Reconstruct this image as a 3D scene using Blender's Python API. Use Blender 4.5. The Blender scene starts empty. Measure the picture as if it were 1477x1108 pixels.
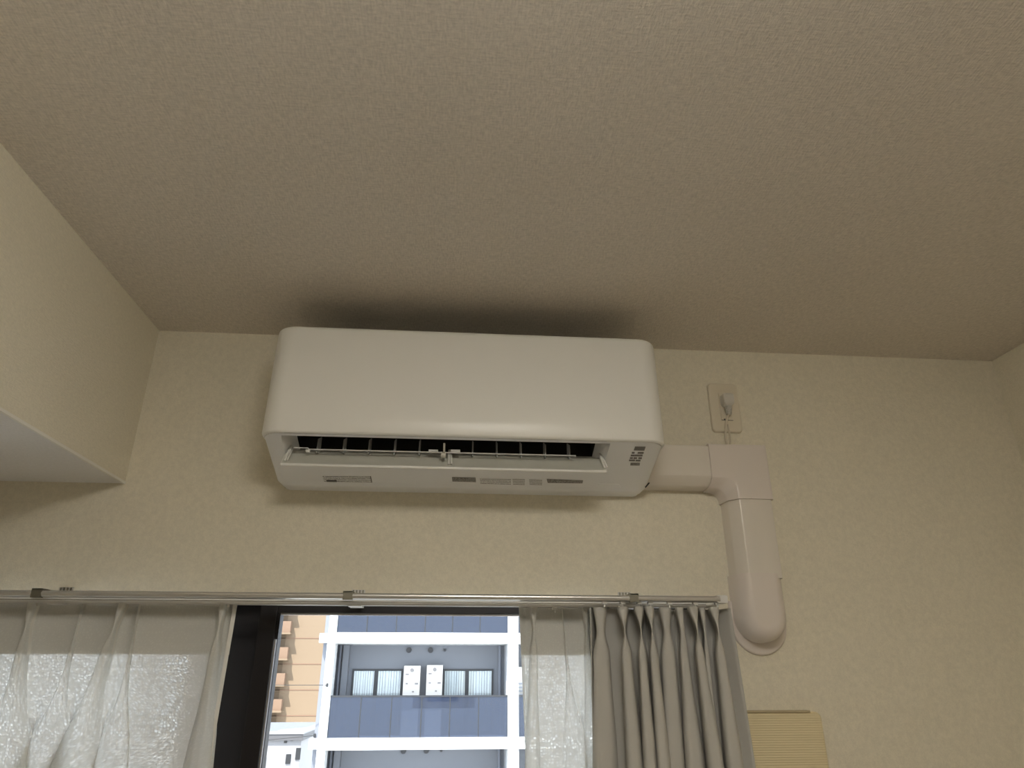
import bpy, bmesh, math, random
from math import sin, cos, pi, radians
from mathutils import Vector, Matrix
random.seed(7)
scene = bpy.context.scene
COL = scene.collection

# ---------------------------------------------------------------- camera
YW = 1.445            # inner face of the window wall (camera stands at y = 0)
ZC = 1.68             # camera height
ZCEIL = 2.396
XL, XR = -0.680, 1.3135
YAW, PITCH, ROLL, FPX = 8.25858994e-02, 4.00020080e-01, 1.7e-04, 992.1435
fwd = Vector((sin(YAW)*cos(PITCH), cos(YAW)*cos(PITCH), sin(PITCH)))
rgt = Vector((cos(YAW), -sin(YAW), 0))
dwn = fwd.cross(rgt)
rgt, dwn = cos(ROLL)*rgt + sin(ROLL)*dwn, -sin(ROLL)*rgt + cos(ROLL)*dwn
cam_d = bpy.data.cameras.new('camera')
cam = bpy.data.objects.new('camera', cam_d)
COL.objects.link(cam)
up = -dwn
cam.matrix_world = Matrix(((rgt.x, up.x, -fwd.x, 0), (rgt.y, up.y, -fwd.y, 0), (rgt.z, up.z, -fwd.z, ZC), (0, 0, 0, 1)))
cam_d.sensor_fit = 'HORIZONTAL'
cam_d.sensor_width = 36.0
cam_d.lens = FPX/1477*36.0
cam_d.clip_start = 0.02
cam_d.clip_end = 500
scene.camera = cam

def at(px, py, d):
    """photo pixel -> world point on the plane d metres in front of the window wall"""
    r = fwd + rgt*((px-738.5)/FPX) + dwn*((py-554.0)/FPX)
    r = r*((YW-d)/r.y)
    return Vector((r.x, r.y, r.z+ZC))

# ---------------------------------------------------------------- world, sun, exposure
world = bpy.data.worlds.new('sky')
scene.world = world
world.use_nodes = True
wn = world.node_tree
bg = wn.nodes['Background']
bg.inputs[0].default_value = (0.80, 0.90, 1.0, 1)
bg.inputs[1].default_value = 2.0
sun_d = bpy.data.lights.new('sun', 'SUN')
sun_d.energy = 7.0
sun_d.angle = radians(0.6)
sun_d.color = (1.0, 0.94, 0.84)
sun = bpy.data.objects.new('sun', sun_d)
COL.objects.link(sun)
sun.rotation_euler = Vector((0.42, 0.62, -1.25)).to_track_quat('-Z', 'Y').to_euler()
sun.location = (-5, -5, 20)
LAMP_POS = (0.15, -0.10)
LAMP_POWER = 8.9
vs = scene.view_settings
vs.view_transform = 'Standard'
vs.look = 'None'
vs.gamma = 1.0
vs.use_curve_mapping = False
vs.exposure = 1.2

# ---------------------------------------------------------------- materials
MATS = {}
def mat(name, col, rough=0.6, metal=0.0, spec=0.5, bump=None, var=None, coat=0.0, fibre=0.0):
    """bump = (kind, scale, strength, distance); var = (scale, amount) slight colour variation"""
    m = bpy.data.materials.new(name)
    m.use_nodes = True
    nt = m.node_tree
    p = nt.nodes['Principled BSDF']
    p.inputs['Base Color'].default_value = (*col, 1)
    p.inputs['Roughness'].default_value = rough
    p.inputs['Metallic'].default_value = metal
    p.inputs['Specular IOR Level'].default_value = spec
    p.inputs['Coat Weight'].default_value = coat
    if bump or var:
        tc = nt.nodes.new('ShaderNodeTexCoord')
    if var:
        n = nt.nodes.new('ShaderNodeTexNoise')
        n.inputs['Scale'].default_value = var[0]
        n.inputs['Detail'].default_value = 4
        nt.links.new(tc.outputs['Object'], n.inputs['Vector'])
        mx = nt.nodes.new('ShaderNodeMix')
        mx.data_type = 'RGBA'
        mx.inputs[6].default_value = (*[c*(1-var[1]) for c in col], 1)
        mx.inputs[7].default_value = (*[min(1, c*(1+var[1])) for c in col], 1)
        nt.links.new(n.outputs['Fac'], mx.inputs[0])
        nt.links.new(mx.outputs[2], p.inputs['Base Color'])
    if bump:
        kind, sc, st, dist = bump
        mp = nt.nodes.new('ShaderNodeMapping')
        nt.links.new(tc.outputs['Object'], mp.inputs['Vector'])
        b = nt.nodes.new('ShaderNodeBump')
        b.inputs['Strength'].default_value = st
        b.inputs['Distance'].default_value = dist
        if kind == 'weave':
            outs = []
            for i, s in enumerate(((sc, sc*0.22, sc), (sc*0.22, sc, sc*0.22))):
                mp2 = nt.nodes.new('ShaderNodeMapping')
                mp2.inputs['Scale'].default_value = s
                nt.links.new(tc.outputs['Object'], mp2.inputs['Vector'])
                t = nt.nodes.new('ShaderNodeTexNoise')
                t.inputs['Scale'].default_value = 1.0
                t.inputs['Detail'].default_value = 3
                t.inputs['Roughness'].default_value = 0.6
                nt.links.new(mp2.outputs[0], t.inputs['Vector'])
                outs.append(t.outputs['Fac'])
            ad = nt.nodes.new('ShaderNodeMath')
            ad.operation = 'ADD'
            nt.links.new(outs[0], ad.inputs[0])
            nt.links.new(outs[1], ad.inputs[1])
            nt.links.new(ad.outputs[0], b.inputs['Height'])
            if fibre:
                mr = nt.nodes.new('ShaderNodeMapRange')
                mr.inputs['From Min'].default_value = 0.75
                mr.inputs['From Max'].default_value = 1.25
                mr.inputs['To Min'].default_value = 1-fibre
                mr.inputs['To Max'].default_value = 1+fibre
                nt.links.new(ad.outputs[0], mr.inputs['Value'])
                vm = nt.nodes.new('ShaderNodeVectorMath')
                vm.operation = 'SCALE'
                if var: nt.links.new(mx.outputs[2], vm.inputs[0])
                else: vm.inputs[0].default_value = col
                nt.links.new(mr.outputs[0], vm.inputs['Scale'])
                nt.links.new(vm.outputs[0], p.inputs['Base Color'])
        elif kind == 'rib':
            t = nt.nodes.new('ShaderNodeTexWave')
            t.bands_direction = 'Z'
            t.inputs['Scale'].default_value = sc
            t.inputs['Distortion'].default_value = 0.6
            nt.links.new(tc.outputs['Object'], t.inputs['Vector'])
            nt.links.new(t.outputs['Fac'], b.inputs['Height'])
        else:
            t = nt.nodes.new('ShaderNodeTexNoise')
            t.inputs['Scale'].default_value = sc
            t.inputs['Detail'].default_value = 3
            nt.links.new(tc.outputs['Object'], t.inputs['Vector'])
            nt.links.new(t.outputs['Fac'], b.inputs['Height'])
        nt.links.new(b.outputs[0], p.inputs['Normal'])
    MATS[name] = m
    return m

mat('wallpaper', (0.80, 0.745, 0.61), 0.85, bump=('weave', 480, 0.45, 0.0014), var=(3, 0.02), fibre=0.06)
mat('ceiling_paper', (0.74, 0.68, 0.60), 0.9, bump=('weave', 360, 0.7, 0.002), var=(3, 0.02), fibre=0.13)
mat('soffit_daylit', (0.82, 0.80, 0.77), 0.85, bump=('weave', 480, 0.4, 0.001), fibre=0.05)  # wallpaper paled and cooled, with window daylight from below put into the colour
mat('floor_wood', (0.64, 0.55, 0.46), 0.45, var=(6, 0.12))
mat('ac_white', (0.84, 0.83, 0.79), 0.32, bump=('noise', 900, 0.03, 0.0004))
mat('ac_under_daylit', (0.88, 0.885, 0.89), 0.42)  # casing white, lightened and cooled to carry daylight from below
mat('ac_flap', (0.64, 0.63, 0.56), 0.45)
mat('ac_dark', (0.030, 0.030, 0.028), 0.6)
mat('ac_vane', (0.52, 0.53, 0.53), 0.5)
mat('ac_rod', (0.76, 0.76, 0.74), 0.5)
mat('print_grey', (0.20, 0.19, 0.18), 0.6)
mat('print_dark', (0.10, 0.095, 0.09), 0.6)
mat('tape', (0.87, 0.85, 0.80), 0.9)
mat('black', (0.008, 0.008, 0.008), 0.5)
mat('duct_plastic', (0.76, 0.705, 0.63), 0.28, var=(8, 0.015))
mat('duct_elbow', (0.76, 0.69, 0.635), 0.28, var=(8, 0.015))
mat('plate_plastic', (0.75, 0.68, 0.545), 0.4)
mat('plug_plastic', (0.64, 0.61, 0.555), 0.4)
mat('cable', (0.70, 0.63, 0.51), 0.5)
mat('rail_alu', (0.66, 0.655, 0.64), 0.3, metal=0.8)
mat('rail_daylit', (0.80, 0.80, 0.79), 0.3)  # rear rail whitened to hold the daylight that falls on it
mat('bracket_metal', (0.26, 0.25, 0.21), 0.35, metal=0.85)
mat('runner', (0.80, 0.79, 0.76), 0.5)
mat('sash_dark', (0.016, 0.014, 0.016), 0.38, metal=0.3)
mat('highlight_grey', (0.45, 0.43, 0.43), 0.35, metal=0.4)  # light grey that paints the highlight on the window gasket
mat('drape', (0.52, 0.505, 0.47), 0.9, spec=0.2, bump=('weave', 1500, 0.25, 0.0006))
mat('panel_cream', (0.80, 0.69, 0.44), 0.7, bump=('rib', 75, 0.45, 0.0014), var=(5, 0.02))
mat('panel_gap_shade', (0.50, 0.42, 0.27), 0.7)  # brown for the shadow in the gap above the ribbed panel
mat('bead', (0.86, 0.83, 0.75), 0.6)
mat('lamp_base', (0.8, 0.8, 0.78), 0.5)
# exterior
mat('ext_white', (0.48, 0.49, 0.50), 0.6)
mat('ext_grey', (0.15, 0.16, 0.19), 0.7)
mat('ext_greywall', (0.15, 0.157, 0.178), 0.7)
mat('ext_soffit', (0.29, 0.30, 0.325), 0.7)
mat('ext_frame', (0.012, 0.013, 0.017), 0.5)
mat('ext_curtain', (0.60, 0.63, 0.62), 0.8)
mat('ext_heater', (0.56, 0.525, 0.49), 0.55)
mat('ext_mark', (0.22, 0.20, 0.20), 0.6)
mat('ext_vent', (0.03, 0.03, 0.035), 0.6)
mat('ext_orange', (0.172, 0.124, 0.082), 0.8, var=(0.2, 0.04))
mat('ext_orange3', (0.168, 0.108, 0.073), 0.8)
mat('ext_orange2', (0.172, 0.096, 0.066), 0.8)
mat('ext_lowwhite', (0.27, 0.268, 0.285), 0.7)
mat('ext_recess_shade', (0.11, 0.078, 0.05), 0.8)  # brown shade of the tower's balcony recesses, as a colour
mat('ext_roofgrey', (0.085, 0.085, 0.095), 0.7)
mat('bounce_concrete', (0.50, 0.50, 0.49), 0.9, var=(1.5, 0.15))  # unseen street ground, paled to bounce daylight up into the room
mat('wire', (0.008, 0.008, 0.01), 0.6)

def glass_mat(name, tint, gloss_col=(1, 1, 1), base=None, base_fac=0.0, rough=0.02):
    m = bpy.data.materials.new(name)
    m.use_nodes = True
    nt = m.node_tree
    nt.nodes.clear()
    o = nt.nodes.new('ShaderNodeOutputMaterial')
    tr = nt.nodes.new('ShaderNodeBsdfTransparent')
    tr.inputs[0].default_value = (*tint, 1)
    gl = nt.nodes.new('ShaderNodeBsdfGlossy')
    gl.inputs['Color'].default_value = (*gloss_col, 1)
    gl.inputs['Roughness'].default_value = rough
    fr = nt.nodes.new('ShaderNodeFresnel')
    fr.inputs[0].default_value = 1.45
    mx = nt.nodes.new('ShaderNodeMixShader')
    src = tr
    if base:
        df = nt.nodes.new('ShaderNodeBsdfDiffuse')
        df.inputs[0].default_value = (*base, 1)
        m2 = nt.nodes.new('ShaderNodeMixShader')
        m2.inputs[0].default_value = base_fac
        nt.links.new(tr.outputs[0], m2.inputs[1])
        nt.links.new(df.outputs[0], m2.inputs[2])
        src = m2
    nt.links.new(fr.outputs[0], mx.inputs[0])
    nt.links.new(src.outputs[0], mx.inputs[1])
    nt.links.new(gl.outputs[0], mx.inputs[2])
    nt.links.new(mx.outputs[0], o.inputs[0])
    MATS[name] = m
glass_mat('glass', (0.97, 0.98, 0.98))
glass_mat('ext_pane', (0.97, 0.98, 0.99))
glass_mat('balcony_glass', (0.42, 0.50, 0.66), base=(0.028, 0.037, 0.064), base_fac=0.6)

def lace_mat(name, hole, col):
    m = bpy.data.materials.new(name)
    m.use_nodes = True
    nt = m.node_tree
    nt.nodes.clear()
    L = nt.links.new
    o = nt.nodes.new('ShaderNodeOutputMaterial')
    uv = nt.nodes.new('ShaderNodeUVMap')
    v = nt.nodes.new('ShaderNodeTexVoronoi')
    v.feature = 'DISTANCE_TO_EDGE'
    v.inputs['Scale'].default_value = 205
    v.inputs['Randomness'].default_value = 0.65
    L(uv.outputs[0], v.inputs['Vector'])
    def ramp(lo, hi):
        rp = nt.nodes.new('ShaderNodeMapRange')
        rp.inputs['From Min'].default_value = 0.10
        rp.inputs['From Max'].default_value = 0.38
        rp.inputs['To Min'].default_value = lo
        rp.inputs['To Max'].default_value = hi
        L(v.outputs['Distance'], rp.inputs['Value'])
        return rp.outputs[0]
    mc = nt.nodes.new('ShaderNodeMix')
    mc.data_type = 'RGBA'
    mc.inputs[6].default_value = (*[c*0.92 for c in col], 1)
    mc.inputs[7].default_value = (*[min(1, c*1.08) for c in col], 1)
    L(ramp(0.0, 1.0), mc.inputs[0])
    df = nt.nodes.new('ShaderNodeBsdfDiffuse')
    L(mc.outputs[2], df.inputs[0])
    tl = nt.nodes.new('ShaderNodeBsdfTranslucent')
    L(mc.outputs[2], tl.inputs[0])
    m1 = nt.nodes.new('ShaderNodeMixShader')
    L(ramp(0.30, 0.84), m1.inputs[0])
    L(df.outputs[0], m1.inputs[1])
    L(tl.outputs[0], m1.inputs[2])
    tr = nt.nodes.new('ShaderNodeBsdfTransparent')
    m2 = nt.nodes.new('ShaderNodeMixShader')
    L(ramp(0.0, hole), m2.inputs[0])
    L(m1.outputs[0], m2.inputs[1])
    L(tr.outputs[0], m2.inputs[2])
    L(m2.outputs[0], o.inputs[0])
    MATS[name] = m
lace_mat('lace', 0.09, (0.88, 0.88, 0.85))

def emis_mat(name, col, strength):
    m = bpy.data.materials.new(name)
    m.use_nodes = True
    p = m.node_tree.nodes['Principled BSDF']
    p.inputs['Base Color'].default_value = (*col, 1)
    p.inputs['Emission Color'].default_value = (*col, 1)
    p.inputs['Emission Strength'].default_value = strength
    MATS[name] = m
emis_mat('lamp_diffuser', (1.0, 0.96, 0.87), LAMP_POWER)

def print_mat(name, ground, ink, sx, sz, thr):
    """rows of tiny unreadable print on a label"""
    m = bpy.data.materials.new(name)
    m.use_nodes = True
    nt = m.node_tree
    L = nt.links.new
    p = nt.nodes['Principled BSDF']
    p.inputs['Roughness'].default_value = 0.5
    uv = nt.nodes.new('ShaderNodeUVMap')
    mp = nt.nodes.new('ShaderNodeMapping')
    mp.inputs['Scale'].default_value = (sx, sz, 1)
    L(uv.outputs[0], mp.inputs['Vector'])
    n = nt.nodes.new('ShaderNodeTexNoise')
    n.inputs['Scale'].default_value = 1.0
    n.inputs['Detail'].default_value = 2
    L(mp.outputs[0], n.inputs['Vector'])
    w = nt.nodes.new('ShaderNodeTexWave')
    w.bands_direction = 'Y'
    w.inputs['Scale'].default_value = sz*0.14
    L(uv.outputs[0], w.inputs['Vector'])
    ml = nt.nodes.new('ShaderNodeMath')
    ml.operation = 'MULTIPLY'
    L(n.outputs['Fac'], ml.inputs[0])
    L(w.outputs['Fac'], ml.inputs[1])
    r = nt.nodes.new('ShaderNodeMapRange')
    r.inputs['From Min'].default_value = thr
    r.inputs['From Max'].default_value = thr+0.12
    L(ml.outputs[0], r.inputs['Value'])
    mx = nt.nodes.new('ShaderNodeMix')
    mx.data_type = 'RGBA'
    mx.inputs[6].default_value = (*ground, 1)
    mx.inputs[7].default_value = (*ink, 1)
    L(r.outputs[0], mx.inputs[0])
    L(mx.outputs[2], p.inputs['Base Color'])
    MATS[name] = m
print_mat('label_light', (0.84, 0.84, 0.835), (0.12, 0.115, 0.11), 34, 9, 0.30)
print_mat('label_dark', (0.16, 0.15, 0.14), (0.62, 0.60, 0.56), 30, 7, 0.40)

# ---------------------------------------------------------------- mesh helpers
ORI = {}
def origin(o):
    return ORI[o.name]
def tag(o, label=None, cat=None, group=None, kind=None):
    if label: o['label'] = label
    if cat: o['category'] = cat
    if group: o['group'] = group
    if kind: o['kind'] = kind
    return o
def thing(name, loc, label, cat, group=None):
    o = bpy.data.objects.new(name, None)
    o.empty_display_size = 0.05
    COL.objects.link(o)
    o.location = loc
    ORI[o.name] = Vector(loc)
    return tag(o, label, cat, group)
def link_mesh(name, me, m, parent, org):
    o = bpy.data.objects.new(name, me)
    COL.objects.link(o)
    if m: me.materials.append(MATS[m])
    if parent:
        o.parent = parent
    else:
        o.location = org
    ORI[o.name] = Vector(org)
    return o
def obj(name, V, F, m, parent=None, smooth=False, uvs=None, bevel=0.0, merge=False):
    V = [Vector(v) for v in V]
    if parent:
        org = origin(parent)
    else:
        xs = [v.x for v in V]; ys = [v.y for v in V]; zs = [v.z for v in V]
        org = Vector(((min(xs)+max(xs))/2, (min(ys)+max(ys))/2, min(zs)))
    me = bpy.data.meshes.new(name)
    me.from_pydata([v-org for v in V], [], F)
    if uvs:
        ul = me.uv_layers.new(name='UVMap')
        for lp in me.loops:
            ul.data[lp.index].uv = uvs[lp.vertex_index]
    bm = bmesh.new()
    bm.from_mesh(me)
    if merge:
        bmesh.ops.remove_doubles(bm, verts=bm.verts, dist=1e-5)
    bmesh.ops.recalc_face_normals(bm, faces=bm.faces)
    if bevel:
        bmesh.ops.bevel(bm, geom=[e for e in bm.edges if e.calc_face_angle(0) > 0.6], offset=bevel, segments=2, affect='EDGES', profile=0.6)
    bm.to_mesh(me)
    bm.free()
    if smooth:
        for p in me.polygons: p.use_smooth = True
        me.set_sharp_from_angle(angle=radians(38))
    return link_mesh(name, me, m, parent, org)

class MB:
    def __init__(s): s.V = []; s.F = []
    def add(s, V, F):
        n = len(s.V)
        s.V += [Vector(v) for v in V]
        s.F += [tuple(i+n for i in f) for f in F]
        return s
    def box(s, a, b):
        (x0, y0, z0), (x1, y1, z1) = a, b
        x0, x1 = sorted((x0, x1)); y0, y1 = sorted((y0, y1)); z0, z1 = sorted((z0, z1))
        return s.add([(x0,y0,z0),(x1,y0,z0),(x1,y1,z0),(x0,y1,z0),(x0,y0,z1),(x1,y0,z1),(x1,y1,z1),(x0,y1,z1)],
                     [(0,3,2,1),(4,5,6,7),(0,1,5,4),(1,2,6,5),(2,3,7,6),(3,0,4,7)])
    def prism(s, poly, axis_vec):
        """poly: list of 3D points, extruded by axis_vec"""
        n = len(poly)
        a = Vector(axis_vec)
        V = [Vector(p) for p in poly] + [Vector(p)+a for p in poly]
        F = [tuple(range(n))[::-1], tuple(range(n, 2*n))]
        F += [(i, (i+1) % n, n+(i+1) % n, n+i) for i in range(n)]
        return s.add(V, F)
    def tube(s, pts, r, seg=10, caps=True):
        pts = [Vector(p) for p in pts]
        V = []; F = []
        prev = None
        rr = r if isinstance(r, (list, tuple)) else [r]*len(pts)
        for i, p in enumerate(pts):
            t = (pts[min(i+1, len(pts)-1)]-pts[max(i-1, 0)]).normalized()
            if prev is None:
                a = t.orthogonal().normalized()
            else:
                a = (prev - t*prev.dot(t)).normalized()
            prev = a
            b = t.cross(a)
            V += [p + (a*cos(2*pi*k/seg)+b*sin(2*pi*k/seg))*rr[i] for k in range(seg)]
        for i in range(len(pts)-1):
            for k in range(seg):
                F.append((i*seg+k, i*seg+(k+1) % seg, (i+1)*seg+(k+1) % seg, (i+1)*seg+k))
        if caps:
            F.append(tuple(range(seg))[::-1])
            F.append(tuple(range((len(pts)-1)*seg, len(pts)*seg)))
        return s.add(V, F)
    def grid(s, rows):
        n = len(rows[0])
        V = [p for r in rows for p in r]
        F = [(i*n+j, i*n+j+1, (i+1)*n+j+1, (i+1)*n+j) for i in range(len(rows)-1) for j in range(n-1)]
        return s.add(V, F)
    def build(s, name, m, parent=None, **k):
        return obj(name, s.V, s.F, m, parent, **k)
def struct(o):
    o['kind'] = 'structure'
    return o
def W(x, d, z):
    """wall coordinates: d metres into the room from the window wall"""
    return Vector((x, YW-d, z))

# ================================================================ the room
X0, Y0 = -1.95, -3.1     # far left wall, rear wall
TW = 0.16                # wall thickness
WX0, WX1, WZ0, WZ1 = -1.28, 0.50, 0.25, 1.826   # window opening
b = MB()
b.box((X0-TW, YW, -0.1), (WX0, YW+TW, ZCEIL+0.1))
b.box((WX1, YW, -0.1), (XR+TW, YW+TW, ZCEIL+0.1))
b.box((WX0, YW, WZ1), (WX1, YW+TW, ZCEIL+0.1))
b.box((WX0, YW, -0.1), (WX1, YW+TW, WZ0))
struct(b.build('wall_back', 'wallpaper'))
struct(MB().box((XR, Y0-TW, -0.1), (XR+TW, YW, ZCEIL+0.1)).build('wall_right', 'wallpaper'))
struct(MB().box((X0-TW, Y0-TW, -0.1), (X0, YW, ZCEIL+0.1)).build('wall_left', 'wallpaper'))
struct(MB().box((X0, Y0-TW, -0.1), (XR, Y0, ZCEIL+0.1)).build('wall_front', 'wallpaper'))
struct(MB().box((X0, Y0, ZCEIL), (XR, YW, ZCEIL+0.1)).build('ceiling', 'ceiling_paper'))
struct(MB().box((X0, Y0, -0.1), (XR, YW, 0)).build('floor', 'floor_wood'))
ZS = 2.043
so = MB().box((X0, Y0, ZS), (XL, YW, ZCEIL)).build('wall_soffit', 'wallpaper')
so.data.materials.append(MATS['soffit_daylit'])
for p in so.data.polygons:
    if p.normal.z < -0.5: p.material_index = 1
struct(so)
struct(MB().box((WX0-0.001, YW-0.012, WZ0-0.03), (WX1+0.001, YW+0.05, WZ0)).build('trim_1', 'plate_plastic', bevel=0.003))

struct(MB().box((XL-0.004, Y0, ZS-0.0012), (XL+0.0012, YW, ZS+0.004)).build('trim_2', 'bead', bevel=0.0006))

# ---------------------------------------------------------------- window
win = thing('window_1', (-0.39, YW+0.08, WZ0), 'dark bronze aluminium sliding window behind the curtains', 'window')
del win['category']; win['kind'] = 'structure'; del win['label']
FD0, FD1 = -0.015, -0.125     # frame depth range
fr = MB()
fw = 0.028
fr.box(W(WX0, FD0, WZ1-0.012), W(WX1, FD1, WZ1)); fr.box(W(WX0, FD0, WZ0), W(WX1, FD1, WZ0+fw))
fr.box(W(WX0, FD0, WZ0), W(WX0+fw, FD1, WZ1)); fr.box(W(WX1-fw, FD0, WZ0), W(WX1, FD1, WZ1))
fr.build('window_frame', 'sash_dark', win)
def sash(x0, x1, d, th=0.028, st=0.045, ztop=1.794):
    s = MB()
    z0, z1 = WZ0+fw, WZ1-0.013
    s.box(W(x0, d, z0), W(x0+st, d-th, z1)); s.box(W(x1-st, d, z0), W(x1, d-th, z1))
    s.box(W(x0+st, d, ztop), W(x1-st, d-th, z1)); s.box(W(x0+st, d, z0), W(x1-st, d-th, z0+0.06))
    f = s.build('sash', 'sash_dark', win, bevel=0.0015)
    MB().box(W(x0+st-0.004, d-th*0.4, z0+0.056), W(x1-st+0.004, d-th*0.6, ztop+0.004)).build('pane', 'glass', f)
    g = MB()
    dd = d-0.004
    g.box(W(x0+st-0.001, d-0.006, ztop-0.0035), W(x1-st+0.001, d-0.012, ztop+0.001))
    g.box(W(x0+st-0.001, d-0.006, z0+0.06), W(x0+st+0.0025, d-0.012, ztop))
    g.box(W(x1-st-0.0025, d-0.006, z0+0.06), W(x1-st+0.001, d-0.012, ztop))
    g.build('gasket_highlight', 'highlight_grey', f)  # gasket strips along the glass, coloured as if catching light
    return f
xs = at(388, 1000, -0.045).x        # right edge of the visible stile
sash(xs-0.034, WX1-fw+0.002, -0.030, st=0.034)
sash(WX0+fw-0.002, xs-0.002, -0.072, st=0.125)
# sash height stop that shows as a small step at the top of the stile
MB().box(W(xs, -0.034, 1.745), W(xs+0.006, -0.05, 1.796)).build('sash_stop', 'sash_dark', win)

# ================================================================ air conditioner
AX0, AX1 = -0.3675, 0.4045
ACX = (AX0+AX1)/2
AZ0, AZ1 = 2.036, 2.322
ac = thing('air_conditioner', W(ACX, 0.0, AZ0), 'white wall-mounted air conditioner with open flap above the window', 'air conditioner')
HX0, HX1 = -0.329, 0.293       # outlet opening
LZ = 2.092                     # height of the front lip
def plan_row(z, D, inset, r):
    """outline from left rear to right rear; front at depth D"""
    x0, x1, D = AX0+inset, AX1-inset, D
    r = min(r, D*0.6)
    pts = [W(x0, 0.0, z), W(x0, (D-r)*0.5, z)]
    N = 10
    for k in range(N+1):
        a = pi/2*k/N
        pts.append(W(x0+r-r*cos(a), D-r+r*sin(a), z))
    for x in (HX0, -0.2, -0.1, 0.0, 0.1, 0.2, HX1):
        pts.append(W(x, D, z))
    for k in range(N+1):
        a = pi/2*(1-k/N)
        pts.append(W(x1-r+r*cos(a), D-r+r*sin(a), z))
    pts += [W(x1, (D-r)*0.5, z), W(x1, 0.0, z)]
    return pts
RC = 0.0372
rows = []
def front_d(z):
    t = (z-LZ)/(AZ1-LZ)
    return 0.2155 - 0.012*t - 0.004*t*t
rows.append(plan_row(LZ-0.0005, front_d(LZ)-0.006, 0.004, RC))
for dz, ins in ((0.0, 0.0035), (0.0012, 0.0014), (0.004, 0.0)):
    rows.append(plan_row(LZ+dz, front_d(LZ)-ins, ins, RC))
for k in range(1, 8):
    z = LZ+0.004+(AZ1-0.011-LZ-0.004)*k/7
    rows.append(plan_row(z, front_d(z), 0.0, RC))
for k in range(1, 6):
    a = pi/2*k/5
    z = AZ1-0.011+0.011*sin(a)
    ins = 0.011*(1-cos(a))
    rows.append(plan_row(z, front_d(z)-ins, ins, RC))
fc = MB().grid(rows)
n = len(rows[0])
fc.F.append(tuple(range((len(rows)-1)*n, len(rows)*n)))
fc.build('front_cover', 'ac_white', ac, smooth=True)

# air intake on the top of the unit: dark mesh under thin slats, unseen, added to deepen the shade above
grille = MB().box(W(AX0+0.035, 0.012, AZ1-0.001), W(AX1-0.035, 0.180, AZ1+0.0008)).build('intake_grille', 'ac_dark', ac)
for k in range(14):
    xk = AX0+0.05+(AX1-AX0-0.10)*k/13
    MB().box(W(xk-0.0012, 0.012, AZ1+0.0006), W(xk+0.0012, 0.180, AZ1+0.0028)).build('slat', 'ac_vane', grille)
SD0, SZ0 = 0.2085, LZ-0.0005     # sloping underside: front edge ...
SD1, SZ1 = 0.050, AZ0+0.006      # ... to rear bottom edge
def slope(s): return SD0+(SD1-SD0)*s, SZ0+(SZ1-SZ0)*s
urows = []
srow = [0.0, 0.045, 0.22, 0.40, 0.56, 0.75, 0.93, 0.97, 1.0]
for s in srow:
    D, z = slope(s)
    ins = 0.0045 + (0.002 if s > 0.95 else 0.0) + (0.004 if s > 0.99 else 0)
    urows.append(plan_row(z, D, ins, RC*(1-0.45*s)))
urows.append(plan_row(AZ0+0.002, SD1-0.005, 0.0145, 0.018))
urows.append(plan_row(AZ0, SD1-0.012, 0.022, 0.015))
un = MB()
n = len(urows[0])
un.V = [Vector(p) for r in urows for p in r]
h0 = 2+11
for i in range(len(urows)-1):
    for j in range(n-1):
        if 1 <= i <= 3 and h0 <= j < h0+6: continue
        un.F.append((i*n+j, i*n+j+1, (i+1)*n+j+1, (i+1)*n+j))
un.F.append(tuple(range((len(urows)-1)*n, len(urows)*n)))
under = un.build('underside', 'ac_under_daylit', ac, smooth=True)
# outlet cavity
d0, z0 = slope(0.045); d1, z1 = slope(0.56)
cav = MB()
iv = [(d0, z0), (d1, z1)]
up_in = (-0.030, 0.075)
A = [W(HX0, d0, z0), W(HX1, d0, z0), W(HX1, d1, z1), W(HX0, d1, z1)]
ix = 0.018
mid = [W(HX0+ix, d0-0.030, z0+0.028), W(HX1-ix, d0-0.030, z0+0.028), W(HX1-ix, d1-0.012, z1+0.028), W(HX0+ix, d1-0.012, z1+0.028)]
B = [W(HX0+ix, d0-0.05, z0+0.10), W(HX1-ix, d0-0.05, z0+0.10), W(HX1-ix, d1-0.03, z1+0.10), W(HX0+ix, d1-0.03, z1+0.10)]
sd = MB()
sd.add([A[0], A[3], mid[3], mid[0]], [(0, 1, 2, 3)])
sd.add([A[1], A[2], mid[2], mid[1]], [(0, 1, 2, 3)])
sd.add([A[2], A[3], mid[3], mid[2]], [(0, 1, 2, 3)])
sd.build('outlet_throat', 'ac_under_daylit', ac)
cav.add([A[0], A[1], mid[1], mid[0]], [(0, 1, 2, 3)])
cav.add(mid+B, [(0, 1, 5, 4), (1, 2, 6, 5), (2, 3, 7, 6), (3, 0, 4, 7), (4, 5, 6, 7)])
cav.build('outlet_cavity', 'ac_dark', ac)
# cross-flow fan deep in the outlet
fan = MB()
fc_ = W(0, (d0+d1)/2-0.035, z0+0.062)
V = []; F = []
seg = 28
for i, x in enumerate((HX0+ix+0.012, HX1-ix-0.012)):
    for k in range(seg*2):
        a = 2*pi*k/(seg*2)
        r = 0.030 if k % 2 else 0.0255
        V.append((x, fc_.y+r*cos(a), fc_.z+r*sin(a)))
m_ = seg*2
F = [(k, (k+1) % m_, m_+(k+1) % m_, m_+k) for k in range(m_)]
F += [tuple(range(m_))[::-1], tuple(range(m_, 2*m_))]
fan.add(V, F).build('fan', 'ac_dark', ac)
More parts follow.
